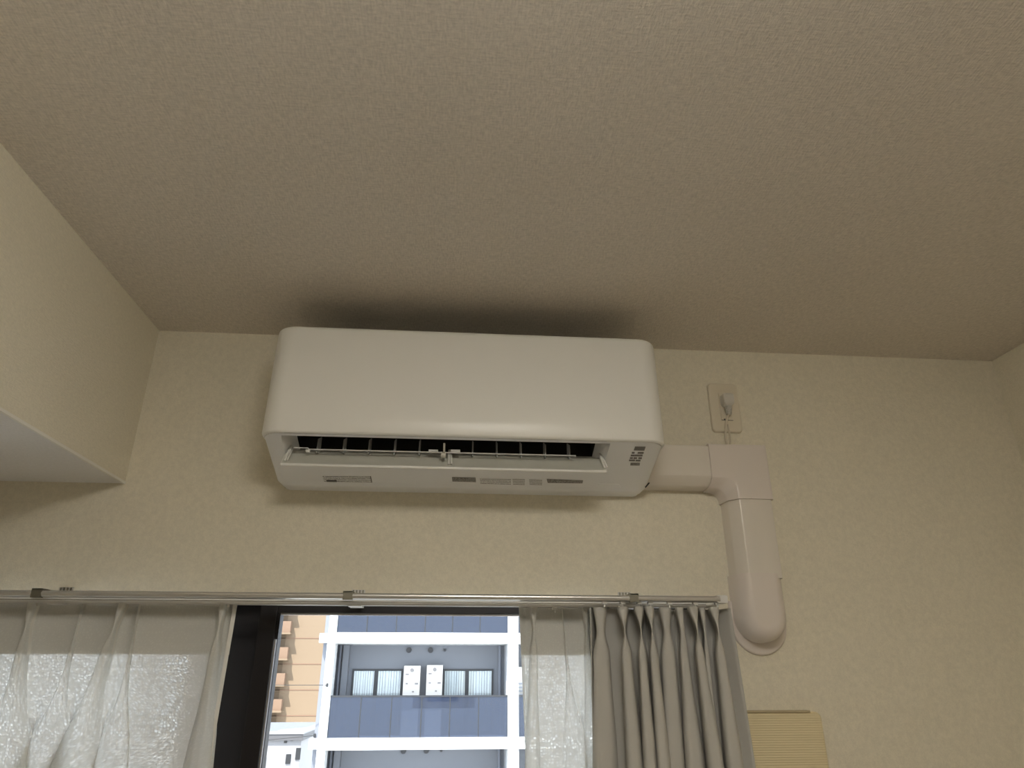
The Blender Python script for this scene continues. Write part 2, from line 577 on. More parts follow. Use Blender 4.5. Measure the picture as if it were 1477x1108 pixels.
# vertical vanes, each its own part
vd = 0.158
zvt = at(640, 637, vd).z; zvb = at(640, 656, vd).z
for px in (457, 494.5, 531.5, 568.5, 604.5, 682, 717, 752, 787, 822):
    x = at(px, 650, vd).x
    MB().prism([W(x-0.0012, vd, zvb-0.001), W(x-0.0012, vd-0.004, zvt), W(x-0.0012, vd-0.03, zvt+0.012), W(x-0.0012, vd-0.03, zvb+0.004)], (0.0024, 0, 0)).build('vane', 'ac_vane', ac)
zr = at(640, 652.3, vd+0.004).z
rod = MB()
xa, xb = at(424, 650, vd).x, at(830, 650, vd).x
rod.tube([W(xa, vd+0.003, zr+0.002), W(at(444, 650, vd).x, vd+0.003, zr+0.002), W(at(446, 650, vd).x, vd+0.003, zr-0.0005), W(xb, vd+0.003, zr-0.0005)], 0.0013, 8)
rd = rod.build('vane_rod', 'ac_rod', ac, smooth=True)
for px in (444, 625, 657):
    c = at(px, 651.5, vd+0.004)
    w = 0.004 if px == 444 else 0.009
    MB().box((c.x-w, c.y-0.002, c.z-0.0005), (c.x+w, c.y+0.003, c.z+0.0035)).build('rod_clip', 'ac_rod', rd)
# centre post
c = at(641, 640, vd+0.02)
MB().prism([W(c.x-0.0018, 0.196, LZ-0.008), W(c.x-0.0018, 0.178, LZ-0.004), W(c.x-0.0018, vd+0.002, zvb-0.003), W(c.x-0.0018, vd+0.011, zvb-0.004)], (0.0036, 0, 0)).build('centre_post', 'ac_flap', ac)
c = at(639.5, 656, vd+0.01)
MB().tube([(c.x-0.0045, c.y, c.z), (c.x+0.0045, c.y, c.z)], 0.0058, 14).build('post_bearing', 'ac_flap', ac, smooth=True)
# flap
FX0, FX1 = at(404, 674, 0.165).x, at(875, 683, 0.165).x
fb, ft = (0.168, at(640, 674.5, 0.168).z), (0.138, at(640, 655.5, 0.138).z)
def flap_pt(x, t, off):
    """t 0 bottom edge .. 1 hinge edge; slight curve"""
    d = fb[0]+(ft[0]-fb[0])*t
    z = fb[1]+(ft[1]-fb[1])*t
    nx, nz = (ft[1]-fb[1]), -(ft[0]-fb[0])
    l = math.hypot(nx, nz)
    sag = 0.0025*4*t*(1-t)
    return W(x, d+(nx/l)*(off-sag), z+(nz/l)*(off-sag))
fl = MB()
ts = [k/6 for k in range(7)]
ring = [(t, 0.0) for t in ts] + [(t, -0.0045) for t in reversed(ts)]
V = []
for x, e in ((FX0, 0.02), (FX0+0.0015, 0), (FX1-0.0015, 0), (FX1, 0.02)):
    V += [flap_pt(x, min(max(t, e*0.6), 1), o) for t, o in ring]
m_ = len(ring)
F = [(i*m_+k, i*m_+(k+1) % m_, (i+1)*m_+(k+1) % m_, (i+1)*m_+k) for i in range(3) for k in range(m_)]
F += [tuple(range(m_))[::-1], tuple(range(3*m_, 4*m_))]
flap = fl.add(V, F).build('flap', 'ac_flap', ac, smooth=True)
# pale edge bead along the lower edge
MB().tube([flap_pt(FX0, 0.0, -0.0012)+Vector((0.001, 0, 0)), flap_pt(FX1, 0.0, -0.0012)-Vector((0.001, 0, 0))], 0.0030, 10).build('flap_edge', 'ac_white', flap, smooth=True)
# flap arms
for px, tilt in ((411, 1), (647.5, 0), (871, -1)):
    x = at(px, 660, 0.16).x
    p0 = flap_pt(x, 0.22, 0.002); p1 = flap_pt(x+0.006*tilt, 0.95, 0.007)+Vector((0, 0, 0.004))
    a = MB()
    a.tube([p0, p0.lerp(p1, 0.5)+Vector((0.0, -0.003, 0)), p1], 0.0022, 8)
    a.tube([p0+Vector((0.005, 0, 0.001)), p0.lerp(p1, 0.5)+Vector((0.0045, -0.002, 0)), p1+Vector((0.002, 0, 0))], 0.0018, 8)
    a.build('flap_arm', 'ac_white', flap, smooth=True)

# marks on the underside: thin labels that lie on the sloping face
def under_pt(px, py, lift=0.0006):
    r = fwd + rgt*((px-738.5)/FPX) + dwn*((py-554.0)/FPX)
    # intersect with plane through slope(0), slope(1)
    p0 = W(0, *slope(0)); p1 = W(0, *slope(1))
    nrm = (p1-p0).cross(Vector((1, 0, 0))).normalized()
    if nrm.z > 0: nrm = -nrm
    o = Vector((0, 0, ZC))
    t = (p0-o).dot(nrm)/r.dot(nrm)
    return o+r*t+nrm*lift, nrm
def decal(name, quad, m, lift=0.0006, ink=None):
    P = [under_pt(px, py, lift) for px, py in quad]
    top = [p for p, _ in P]
    bot = [p-n_*(lift+0.0003) for p, n_ in P]
    V = top+bot
    F = [(0, 1, 2, 3), (7, 6, 5, 4)] + [(i, (i+1) % 4, 4+(i+1) % 4, 4+i) for i in range(4)]
    return obj(name, V, F, m, ac, uvs=[(0, 1), (1, 1), (1, 0), (0, 0)]*2)
decal('warning_label', [(465, 685.8), (534, 686.8), (536, 696.0), (468, 695.2)], 'label_light')
decal('warning_label', [(470.5, 691.8), (485.5, 692.1), (486, 695.0), (471.5, 694.7)], 'print_dark', 0.0009)
decal('label_rule', [(534.0, 687), (535.0, 687), (536.8, 695.8), (535.8, 695.8)], 'print_dark', 0.0009)
decal('model_label', [(652, 688.3), (686, 689.2), (686.5, 695.2), (652.5, 694.3)], 'label_dark')
decal('rating_label', [(692, 690), (737, 691), (737, 699.2), (693, 698)], 'label_light')
decal('rating_label', [(739, 690.5), (757, 691), (757, 699.8), (740, 699.3)], 'label_light')
decal('rating_label', [(763, 691.3), (782, 691.8), (782, 700), (764, 699.4)], 'label_light')
decal('serial_label', [(788.5, 690.8), (841, 693), (840, 697), (790, 696.4)], 'label_dark')
decal('receiver_window', [(916.0, 644.0), (931.2, 644.3), (929.3, 650.0), (914.0, 649.5)], 'print_grey')
for k, (x0, x1, y0, y1) in enumerate(((911.5, 915.5, 651.8, 654.2), (920, 928.5, 652, 654.3), (910, 927.0, 655.7, 658.0), (908.8, 913, 659.6, 661.6), (914, 919, 659.6, 661.8), (921, 926, 659.6, 662.0),
                                      (907.5, 916, 662.8, 665.0), (917, 924, 663.2, 665.2), (909.5, 923, 667.6, 671.2))):
    decal('indicator_print', [(x0, y0), (x1, y0+0.1), (x1-0.5, y1+0.1), (x0-0.5, y1)], 'label_dark' if k in (2, 8) else 'print_grey')
# bottom clip covers and the dark corner notch
for quad in ([(431, 697.2), (467, 697.8), (467.5, 699.6), (431.5, 699.0)], [(862, 697.4), (893, 698.4), (895, 703.6), (862, 702.6)]):
    decal('clip_cover', quad, 'ac_under_daylit', 0.0008)
q = at(933.5, 699, 0.055)
MB().prism([q+Vector((-0.004, -0.002, -0.004)), q+Vector((0.0035, -0.002, 0.0045)), q+Vector((0.0035, 0.006, 0.0045)), q+Vector((-0.004, 0.006, -0.004))], (0.0018, 0, -0.0018)).build('corner_notch', 'black', ac)

# ================================================================ pipe cover
DX0, DX1 = 0.577, 0.668      # vertical run, at the wall
DH0, DH1 = 2.051, 2.140      # horizontal run, at the wall
DD = 0.060                   # depth
CH = 0.019
def prof(w0, w1, D=DD, ch=CH, g=0.0):
    """(across, depth) profile of the duct"""
    w0 -= g; w1 += g; D += g
    return [(w0, 0), (w0+0.0010, D-ch-0.0060), (w0+0.0022, D-ch-0.0035), (w0+ch-0.0015, D-0.0012), (w0+ch+0.0015, D), (w1-0.0070, D), (w1-0.0030, D-0.0018), (w1-0.0012, D-0.0060), (w1, 0)]
pd = thing('pipe_cover_duct', W(0.46, 0, 1.72), 'beige plastic pipe cover bending down from the air conditioner', 'pipe cover')
hz = MB().prism([W(AX1-0.006, d, z) for z, d in prof(DH0, DH1)], (DX0-0.03-AX1+0.006, 0, 0))
hz.build('duct_run', 'duct_plastic', pd, smooth=True)
vt = MB().prism([W(x, d, 1.86) for x, d in prof(DX0, DX1)], (0, 0, 0.20))
vt.build('duct_run', 'duct_plastic', pd, smooth=True)
# elbow: profile swept round the corner; outer edges meet square, inner edge is rounded
g = 0.0035
EX0 = at(1022, 648, DD).x     # left end of elbow
EZ0 = at(1083, 720, DD).z     # lower end of elbow
hp = prof(DH0, DH1, g=g)
stations = []
# straight part of the horizontal arm
pr_h = prof(DH0, DH1, g=g)
pr_v = prof(DX0, DX1, g=g)
NP = len(pr_h)
def L_path(a):
    """path of a profile point: a = offset across (0 inner .. 1 outer)"""
    pass
# for each profile point build a poly path: along x at its own z, rounding, then down at its own x
paths = []
inner_z, outer_z = DH0-g, DH1+g
inner_x, outer_x = DX0-g, DX1+g
for (zz, dd) in pr_h:
    o = (zz-inner_z)/(outer_z-inner_z)       # 0 inner, 1 outer
    xx = inner_x+o*(outer_x-inner_x)
    r = 0.020*(1-o)+0.003
    N = 8
    pts = [W(EX0, dd, zz), W(EX0*0.4+(xx-r)*0.6, dd, zz)]
    for k in range(N+1):
        a = pi/2*k/N
        pts.append(W(xx-r+r*sin(a), dd, zz-r+r*cos(a)))
    pts += [W(xx, dd, (zz-r)*0.6+EZ0*0.4), W(xx, dd, EZ0)]
    paths.append(pts)
el = MB().grid([list(col) for col in zip(*paths)])
nst = len(paths[0])
el.F.append(tuple(range(NP))); el.F.append(tuple(range((nst-1)*NP, nst*NP)))
el.build('elbow', 'duct_elbow', pd, smooth=True)
# end cap: U outline with stepped, rounded rings
def u_outline(x0, x1, ztop, zbot, ins, N=20):
    x0 += ins; x1 -= ins
    r = (x1-x0)/2
    cx = (x0+x1)/2
    zc = zbot+ins+r
    pts = [(x0, ztop)]
    for k in range(5): pts.append((x0, ztop+(zc-ztop)*(k+1)/6))
    for k in range(N+1):
        a = pi+pi*k/N
        pts.append((cx+r*cos(a), zc+r*sin(a)))
    for k in range(5): pts.append((x1, zc+(ztop-zc)*(k+1)/6))
    pts.append((x1, ztop))
    return pts
def u_solid(x0, x1, ztop, zbot, rings):
    s = MB()
    R = [[W(x, d, z) for x, z in u_outline(x0, x1, ztop, zbot, ins)] for ins, d in rings]
    s.grid(R)
    n = len(R[0])
    s.F.append(tuple(range((len(R)-1)*n, len(R)*n)))
    s.F.append(tuple(i*n for i in range(len(R))) + tuple(i*n+n-1 for i in reversed(range(len(R)))))
    return s
ZCT = at(1100, 827, DD).z
cap = u_solid(DX0-0.004, DX1+0.003, ZCT, 1.738, [(0, 0), (0.0008, 0.026), (0.003, 0.040), (0.0065, 0.049), (0.0115, 0.056), (0.017, 0.0605), (0.0225, 0.063), (0.026, 0.0637)])
cap.build('end_cap', 'duct_elbow', pd, smooth=True)
fl_ = u_solid(DX0-0.0100, DX1+0.0160, at(1100, 868, 0).z, 1.7155, [(0, 0), (0.0003, 0.004), (0.0018, 0.0062), (0.004, 0.007)])
fl_.build('cap_flange', 'duct_elbow', pd, smooth=True)
# ================================================================ wall outlet, plug, cord
def rounded_plate(x0, x1, z0, z1, r, rings, N=6):
    s = MB(); R = []
    for ins, d in rings:
        pts = []
        rr = max(r-ins, 0.0005)
        for (cx, cz, a0) in ((x1-r, z1-r, 0), (x0+r, z1-r, pi/2), (x0+r, z0+r, pi), (x1-r, z0+r, 3*pi/2)):
            for k in range(N+1):
                a = a0+pi/2*k/N
                pts.append(W(cx+rr*cos(a), d, cz+rr*sin(a)))
        R.append(pts)
    n = len(R[0])
    s.V = [p for q_ in R for p in q_]
    for i in range(len(R)-1):
        for k in range(n): s.F.append((i*n+k, i*n+(k+1) % n, (i+1)*n+(k+1) % n, (i+1)*n+k))
    s.F.append(tuple(range((len(R)-1)*n, len(R)*n)))
    s.F.append(tuple(range(n))[::-1])
    return s
PX0, PX1, PZ0, PZ1 = 0.5775, 0.6485, at(1050, 624, 0.004).z, at(1040, 553.5, 0.004).z
outlet = thing('wall_outlet', W((PX0+PX1)/2, 0, PZ0), 'cream wall outlet plate with one plug above the pipe cover', 'wall outlet')
rounded_plate(PX0, PX1, PZ0, PZ1, 0.009, [(0, 0), (0.0002, 0.004), (0.0012, 0.0058), (0.003, 0.0066), (0.006, 0.0068)]).build('cover_plate', 'plate_plastic', outlet, smooth=True)
scx = (PX0+PX1)/2+0.0005
sz0, sz1 = at(1050, 607, 0.008).z, at(1040, 566, 0.008).z
rounded_plate(scx-0.0135, scx+0.0135, sz0, sz1, 0.002, [(0, 0.005), (0, 0.0085), (0.0006, 0.0092)]).build('socket', 'plate_plastic', outlet, smooth=True)
hx = at(1045, 605, 0.009)
MB().tube([hx+Vector((0, 0.0015, 0)), hx+Vector((0, -0.0006, 0))], 0.0016, 10).build('screw_hole', 'black', outlet)
MB().box(W(scx-0.0135, 0.0088, sz0+0.0004), W(scx+0.0135, 0.0096, sz0+0.0016)).build('socket_edge', 'print_grey', outlet)
plug = thing('power_plug', W(scx+0.001, 0.009, sz0+0.015), 'grey-beige moulded power plug in the wall outlet', 'plug')
px_ = scx+0.0015
zt, zb = at(1045, 566.5, 0.03).z, at(1045, 580, 0.03).z
pb = MB()
ol = lambda w, z, d0_, d1_: [W(px_-w, d0_, z), W(px_-w*0.86, d1_, z), W(px_+w*0.86, d1_, z), W(px_+w, d0_, z)]
lev = [(0.0105, zt+0.001, 0.009, 0.026), (0.0135, zt-0.002, 0.009, 0.030), (0.0138, zb+0.004, 0.009, 0.031), (0.0125, zb-0.001, 0.009, 0.030), (0.0080, zb-0.006, 0.010, 0.027)]
V = [p for l in lev for p in ol(*l)]
F = [(i*4+k, i*4+(k+1) % 4, (i+1)*4+(k+1) % 4, (i+1)*4+k) for i in range(4) for k in range(4)] + [(0, 1, 2, 3), (19, 18, 17, 16)]
pb.add(V, F).build('plug_body', 'plug_plastic', plug, bevel=0.0012, smooth=True)
sr = MB()
zz = zb-0.005
for k in range(5):
    r0 = 0.0082-0.0005*k
    sr.tube([W(px_, 0.0185, zz-k*0.0042), W(px_, 0.0185, zz-k*0.0042-0.003)], r0, 12)
    sr.tube([W(px_, 0.0185, zz-k*0.0042-0.003), W(px_, 0.0185, zz-k*0.0042-0.0044)], r0*0.72, 10)
sr.build('strain_relief', 'plug_plastic', plug, smooth=True)
def spl(pts, n=8):
    pts = [Vector(p) for p in pts]
    out = []
    P = [pts[0]*2-pts[1]]+pts+[pts[-1]*2-pts[-2]]
    for i in range(1, len(P)-2):
        for k in range(n):
            t = k/n
            a, b_, c_, d_ = P[i-1], P[i], P[i+1], P[i+2]
            out.append(0.5*((2*b_)+(c_-a)*t+(2*a-5*b_+4*c_-d_)*t*t+(3*b_-a-3*c_+d_)*t**3))
    out.append(pts[-1])
    return out
zc0 = zz-5*0.0042
cd = MB()
ctop = W(px_, 0.0185, zc0+0.004)
cd.tube(spl([ctop, at(1047.5, 610, 0.018), at(1046.5, 624, 0.019), at(1047.5, 636, 0.022), at(1051, 648, 0.03), at(1051.5, 655, 0.03)]), 0.0023, 10)
cd.tube(spl([at(1050, 612, 0.014), at(1052, 624, 0.012), at(1053, 636, 0.014), at(1052.5, 648, 0.02), at(1052, 655, 0.025)]), 0.0020, 10)
cd.build('power_cord', 'cable', plug, smooth=True)

# ================================================================ curtain rail
ZR = 1.8135                       # rail centre height
DF, DB = 0.100, 0.050             # front rail, rear rail depths
RX0 = -1.40
RX1 = at(1036, 868, DF).x
rail = thing('curtain_rail', W(-0.4, 0, ZR-0.02), 'silver double curtain rail running above the window', 'curtain rail')
def rail_prof(d, z, w, h):
    t = 0.0016; lp = w*0.28
    return [(d-w/2, z+h/2-0.001), (d-w/2+0.001, z+h/2), (d+w/2-0.001, z+h/2), (d+w/2, z+h/2-0.001), (d+w/2, z-h/2), (d+w/2-lp, z-h/2), (d+w/2-lp, z-h/2+t), (d+w/2-t, z-h/2+t),
            (d+w/2-t, z+h/2-t), (d-w/2+t, z+h/2-t), (d-w/2+t, z-h/2+t), (d-w/2+lp, z-h/2+t), (d-w/2+lp, z-h/2), (d-w/2, z-h/2)]
def rail_obj(d, z, w, h, x0, x1, m, bulge=0.0):
    pr = rail_prof(d, z, w, h)
    if bulge:
        arc = [(d+w/2+bulge*cos(a_), z+h/2*sin(a_)) for a_ in [pi/2-pi*k/10 for k in range(1, 10)]]
        pr = pr[:3]+arc+pr[4:]
    s = MB().prism([W(x0, a, c_) for a, c_ in pr], (x1-x0, 0, 0))
    return s.build('rail_track', m, rail, smooth=True)
rail_obj(DF, ZR, 0.019, 0.0105, RX0, RX1, 'rail_alu', bulge=0.004)
rail_obj(DB, ZR-0.0055, 0.019, 0.0125, RX0, RX1-0.005, 'rail_daylit')
MB().box(W(RX0, DB+0.0090, ZR-0.0062), W(RX1-0.005, DB+0.0098, ZR-0.0050)).build('track_groove', 'bracket_metal', rail)
# end caps
for d, z in ((DF, ZR), (DB, ZR-0.005)):
    rounded = MB().box(W(RX1-0.006-(0.005 if d == DB else 0), d-0.0105, z-0.0075), W(RX1+0.016-(0.005 if d == DB else 0), d+0.0112, z+0.0072))
    rounded.build('end_cap', 'runner', rail, bevel=0.003, smooth=True)
MB().tube([W(RX1+0.012, DF, ZR-0.003), W(RX1+0.020, 0.05, ZR+0.002), W(RX1+0.030, 0.006, ZR+0.012)], 0.0022, 8).build('end_hook', 'runner', rail, smooth=True)
# brackets
for px, x_off in ((57, 38), (503, 14), (912, -12)):
    xc = at(px, 860, DF).x
    xw = at(px+x_off, 855, 0.0).x
    bk = MB()
    bk.box(W(xc-0.009, DF-0.013, ZR+0.0055), W(xc+0.009, DF+0.0135, ZR+0.0085))
    bk.box(W(xc-0.009, DF+0.0105, ZR-0.006), W(xc+0.009, DF+0.0135, ZR+0.0085))
    bk.box(W(xc-0.009, DF+0.004, ZR-0.0075), W(xc+0.009, DF+0.0135, ZR-0.0055))
    bk_o = bk.build('bracket', 'bracket_metal', rail, bevel=0.0008)
    # arm to the wall plate
    am = MB().add([W(xc-0.008, DF, ZR+0.006), W(xc+0.008, DF, ZR+0.006), W(xw+0.012, 0.0, ZR+0.006), W(xw-0.012, 0.0, ZR+0.006),
                   W(xc-0.008, DF, ZR+0.009), W(xc+0.008, DF, ZR+0.009), W(xw+0.012, 0.0, ZR+0.010), W(xw-0.012, 0.0, ZR+0.010)],
                  [(0, 1, 2, 3), (7, 6, 5, 4), (0, 4, 5, 1), (1, 5, 6, 2), (2, 6, 7, 3), (3, 7, 4, 0)])
    am.build('bracket_arm', 'rail_alu', bk_o)
    MB().box(W(xw-0.013, 0, ZR-0.012), W(xw+0.013, 0.0025, ZR+0.0225)).build('wall_plate', 'rail_alu', bk_o)
    for k in range(4):
        xx = xw-0.0095+k*0.0063
        MB().box(W(xx-0.0014, 0.0020, ZR+0.012), W(xx+0.0014, 0.0036, ZR+0.0218)).build('plate_slot', 'bracket_metal', bk_o)
    MB().box(W(xc-0.006, DB-0.011, ZR-0.014), W(xc+0.020, DB+0.011, ZR-0.0105)).build('bracket_foot', 'rail_daylit', bk_o, bevel=0.001)
# old filled screw plate on the wall beside the right bracket
sp = at(942, 856, 0)
tag(MB().box((sp.x-0.010, YW-0.0016, sp.z-0.014), (sp.x+0.010, YW, sp.z+0.009)).build('screw_cover', 'wallpaper'), 'small cream square patch on the wall above the curtain rail', 'wall patch')

# ================================================================ curtains
def cr(P, n):
    """catmull-rom through 2D points"""
    Q = [(2*P[0][0]-P[1][0], 2*P[0][1]-P[1][1])]+list(P)+[(2*P[-1][0]-P[-2][0], 2*P[-1][1]-P[-2][1])]
    out = []
    for i in range(1, len(Q)-2):
        for k in range(n):
            t = k/n
            o = []
            for c_ in (0, 1):
                a, b_, c2, d_ = Q[i-1][c_], Q[i][c_], Q[i+1][c_], Q[i+2][c_]
                o.append(0.5*(2*b_+(c2-a)*t+(2*a-5*b_+4*c2-d_)*t*t+(3*b_-a-3*c2+d_)*t**3))
            out.append(tuple(o))
    out.append(P[-1])
    return out
def lerp_tab(tab, z):
    """tab: list of (z, value tuple) from high z to low z"""
    if z >= tab[0][0]: return tab[0][1]
    for (za, va), (zb_, vb) in zip(tab, tab[1:]):
        if z >= zb_:
            t = (za-z)/(za-zb_)
            t = t*t*(3-2*t)
            return tuple(p+(q_-p)*t for p, q_ in zip(va, vb))
    return tab[-1][1]
def curtain(name, parent, m, dbase, left, right, pleats, ztop, zbot, seams=None, n=4, thickness=0.0, low=1.15, pin=0.75, lean=0.0, back=0.006, neck=(0.72, 0.85)):
    """left/right: (x top, x bottom-of-frame); pleats: dicts with x at top / pinch / below / low and widths.
    Each pleat: (xt, xl, wt, wp, wb, wl, p) x at top, x at frame bottom, half-widths at top, pinch, below, low, protrusion"""
    zp, zb_, zl = ztop-0.043, ztop-0.085, 1.53
    Z = [ztop-0.0, ztop-0.008, ztop-0.016, ztop-0.024, ztop-0.032, ztop-0.038, ztop-0.043, ztop-0.048, ztop-0.056, ztop-0.066, ztop-0.076, ztop-0.088, ztop-0.104, ztop-0.125, ztop-0.15, ztop-0.18, ztop-0.22]
    z = Z[-1]
    while z > zbot+0.03:
        z -= 0.05
        Z.append(z)
    Z.append(zbot)
    rows = []
    for z in Z:
        f = (ztop-z)/(ztop-zl)              # 0 at top, 1 at bottom of the frame
        f2 = min(f, 1.0) + max(0, f-1.0)*0.6
        xl = left[0]+(left[1]-left[0])*f2
        xr = right[0]+(right[1]-right[0])*f2
        P = [(xl, dbase+0.001)]
        px_prev = None
        cs = []
        for (xt, xlw, wt, wp, wb, wl, p) in pleats:
            c_ = xt+(xlw-xt)*f2
            h, q_ = lerp_tab([(ztop, (wt, p*0.85)), (zp, (wp, p*pin)), (zb_, (wb, p)), (zl, (wl, p*low)), (zbot, (wl*1.15, p*low*1.1))], z)
            cs.append((c_, h, q_))
        bk_, nk = lerp_tab([(ztop, (back, neck[0])), (zp, (back, neck[0])), (zb_, (back*0.8, neck[0])), (zl, (back*0.45, neck[1])), (zbot, (back*0.4, neck[1]))], z)
        gd = dbase-bk_
        for i, (c_, h, q_) in enumerate(cs):
            q_ += bk_
            gl = (cs[i-1][0]+cs[i-1][1]*nk) if i else xl
            gap = (c_-h*nk)-gl
            P.append((gl+gap*0.5, gd-0.003))
            P += [(c_-h*nk-min(0.003, abs(gap)*0.2), gd), (c_-h*nk, gd+0.15*q_), (c_-h*(0.5+0.5*nk*0.9), gd+0.60*q_), (c_-h*0.55, gd+0.95*q_), (c_+h*0.05, gd+q_), (c_+h*0.6, gd+0.93*q_), (c_+h*(0.5+0.5*nk*0.9), gd+0.55*q_), (c_+h*nk, gd+0.13*q_), (c_+h*nk+min(0.003, abs(gap)*0.2), gd)]
        if lean:
            k0 = len(P)-10*len(cs)
            tops = [gd+q2+bk_ for _, _, q2 in cs]
            for ii in range(k0, len(P)):
                tp = tops[(ii-k0)//10]
                P[ii] = (P[ii][0]+lean*max(0.0, tp-P[ii][1]), P[ii][1])
        c_, h, q_ = cs[-1]
        P.append(((c_+h)*0.5+xr*0.5, gd))
        P.append((xr, dbase+0.002))
        rows.append([W(x, d, z) for x, d in cr(P, n)])
    global LAST
    LAST = (rows, Z)
    # uv in metres along the cloth
    uv = []
    for r, z in zip(rows, Z):
        acc = 0.0
        for k, p_ in enumerate(r):
            if k: acc += (p_-r[k-1]).length
            uv.append((acc, z))
    s = MB().grid(rows)
    o = obj(name, s.V, s.F, m, parent, smooth=False, uvs=uv)
    for p in o.data.polygons: p.use_smooth = True
    if thickness:
        md = o.modifiers.new('thickness', 'SOLIDIFY')
        md.thickness = thickness
        md.offset = 0
    return o, rows, Z
def X(px, py, d): return at(px, py, d).x
ZT = 1.7985
def heading(parent, rows):
    """double-thickness heading tape behind the top of a lace curtain"""
    MB().grid([[p+Vector((0, 0.0018, 0)) for p in r] for r in rows[:12]]).build('heading_tape', 'tape', parent, smooth=True)
# left lace
lc = thing('lace_curtain', W(-0.85, DB, 0.16), 'white sheer lace curtain drawn to the left of the dark sash', 'curtain')
dl = 0.044
pl = []
for (pt, pb_, wt, wp, wb, wl, p) in ((-90, -125, .009, .0025, .011, .028, .024), (46, 2, .009, .0025, .010, .026, .022), (116, 60, .0008, .0012, .004, .024, .006), (177, 102, .0085, .0025, .010, .022, .024),
                                     (198, 158, .0006, .001, .003, .018, .006), (322, 284, .0085, .0025, .010, .014, .022)):
    pl.append((X(pt, 890, dl), X(pb_, 1108, dl), wt, wp, wb, wl, p))
_, lrows, lZ = curtain('lace_fabric', lc, 'lace', dl, (-1.37, -1.37), (X(342, 876, dl), X(303, 1108, dl)), pl, 1.8020, 0.16, low=0.75, back=0.005, neck=(0.75, 1.7))
heading(lc, lrows)
hem = MB()
e = [r[-1] for r in lrows]
hem.grid([[p+Vector((0, -0.0006, 0)), p+Vector((-0.007, -0.0006, 0))] for p in e])
hem.build('hem', 'tape', lc)
# right lace
rc = thing('lace_curtain', W(0.22, DB, 0.16), 'narrow white sheer lace curtain gathered beside the grey drape', 'curtain')
pl = []
for (pt, pb_, wt, wp, wb, wl, p) in ((770, 769, .0095, .0025, .009, .008, .018), (812, 832, .0006, .001, .003, .014, .006), (845, 856, .0075, .0030, .007, .008, .014)):
    pl.append((X(pt, 890, dl), X(pb_, 1108, dl), wt, wp, wb, wl, p))
_, rrows, _z = curtain('lace_fabric', rc, 'lace', 0.038, (X(749, 878, dl), X(759, 1108, dl)), (X(905, 878, dl), X(925, 1108, dl)), pl, 1.8020, 0.16, low=0.75, back=0.005, neck=(0.75, 1.7))
heading(rc, rrows)
# grey drape
dr = thing('drape_curtain', W(0.40, DF, 0.12), 'grey pinch-pleated drape curtain hanging beside the pipe cover', 'curtain')
dd_ = 0.088
Zx = lambda q: 740+0.2505*q
pl = []
for (a, b0, wt, wp, wb, wl, p) in ((515, 545, .016, .010, .020, .025, .008), (636, 700, .0135, .0012, .0125, .0160, .030), (729, 787, .0125, .0012, .0100, .0140, .032), (790, 866, .0115, .0012, .0102, .0140, .032),
                                   (896, 955, .0150, .009, .0180, .0185, .014), (975, 1060, .010, .006, .0110, .0190, .022), (1045, 1168, .0130, .0012, .0110, .0170, .032), (1113, 1205, .008, .003, .0065, .005, .014), (1172, 1285, .0125, .0012, .0125, .018, .028)):
    pl.append((X(Zx(a), 884, 0.12), X(Zx(b0), 1108, 0.12), wt, wp, wb, wl, p))
curtain('drape_fabric', dr, 'drape', dd_, (X(851, 878, dd_), X(856, 1108, dd_)), (X(Zx(1250), 878, dd_), X(Zx(1395), 1108, dd_)), pl, ZT, 0.12, thickness=0.0012, pin=1.05, lean=0.27, back=0.030, neck=(0.62, 0.85))
# runners under the rails
for px, d, z in ((52, DB, ZR-0.014), (178, DB, ZR-0.014), (317, DB, ZR-0.014), (328, DB, ZR-0.014), (770, DB, ZR-0.014), (800, DB, ZR-0.014), (846, DB, ZR-0.014), (881, DB, ZR-0.014),
                 (872, DF, ZR-0.008), (898, DF, ZR-0.008), (922, DF, ZR-0.008), (938, DF, ZR-0.008), (966, DF, ZR-0.008), (1003, DF, ZR-0.008), (1035, DF, ZR-0.008)):
    x = X(px, 876, d)
    r_ = MB()
    r_.box(W(x-0.0045, d-0.004, z-0.002), W(x+0.0045, d+0.004, z+0.004))
    r_.tube([W(x, d, z-0.001), W(x, d+0.001, z-0.008)], 0.0016, 8)
    r_.build('runner', 'runner', rail)

# ================================================================ ribbed cream panel low on the wall
p0 = at(1072, 1026, 0.012); p1 = at(1184, 1029, 0.012)
pn = rounded_plate(p0.x-0.05, p1.x, 1.22, at(1130, 1027, 0.012).z, 0.012, [(0, 0), (0, 0.010), (0.0012, 0.0125), (0.004, 0.014), (0.009, 0.0145)])
tag(pn.build('wall_panel', 'panel_cream', smooth=True), 'cream finely ribbed panel with rounded corner low on the wall', 'panel')
MB_ = MB().box((p0.x-0.04, YW-0.0165, at(1130, 1026.2, 0.0145).z-0.002), (at(1168, 1027, 0.0145).x, YW-0.0005, at(1130, 1026.2, 0.0145).z+0.0015))
MB_.build('top_gap_shade', 'panel_gap_shade', bpy.data.objects['wall_panel'])  # thin strip painted as the gap shadow along the panel top

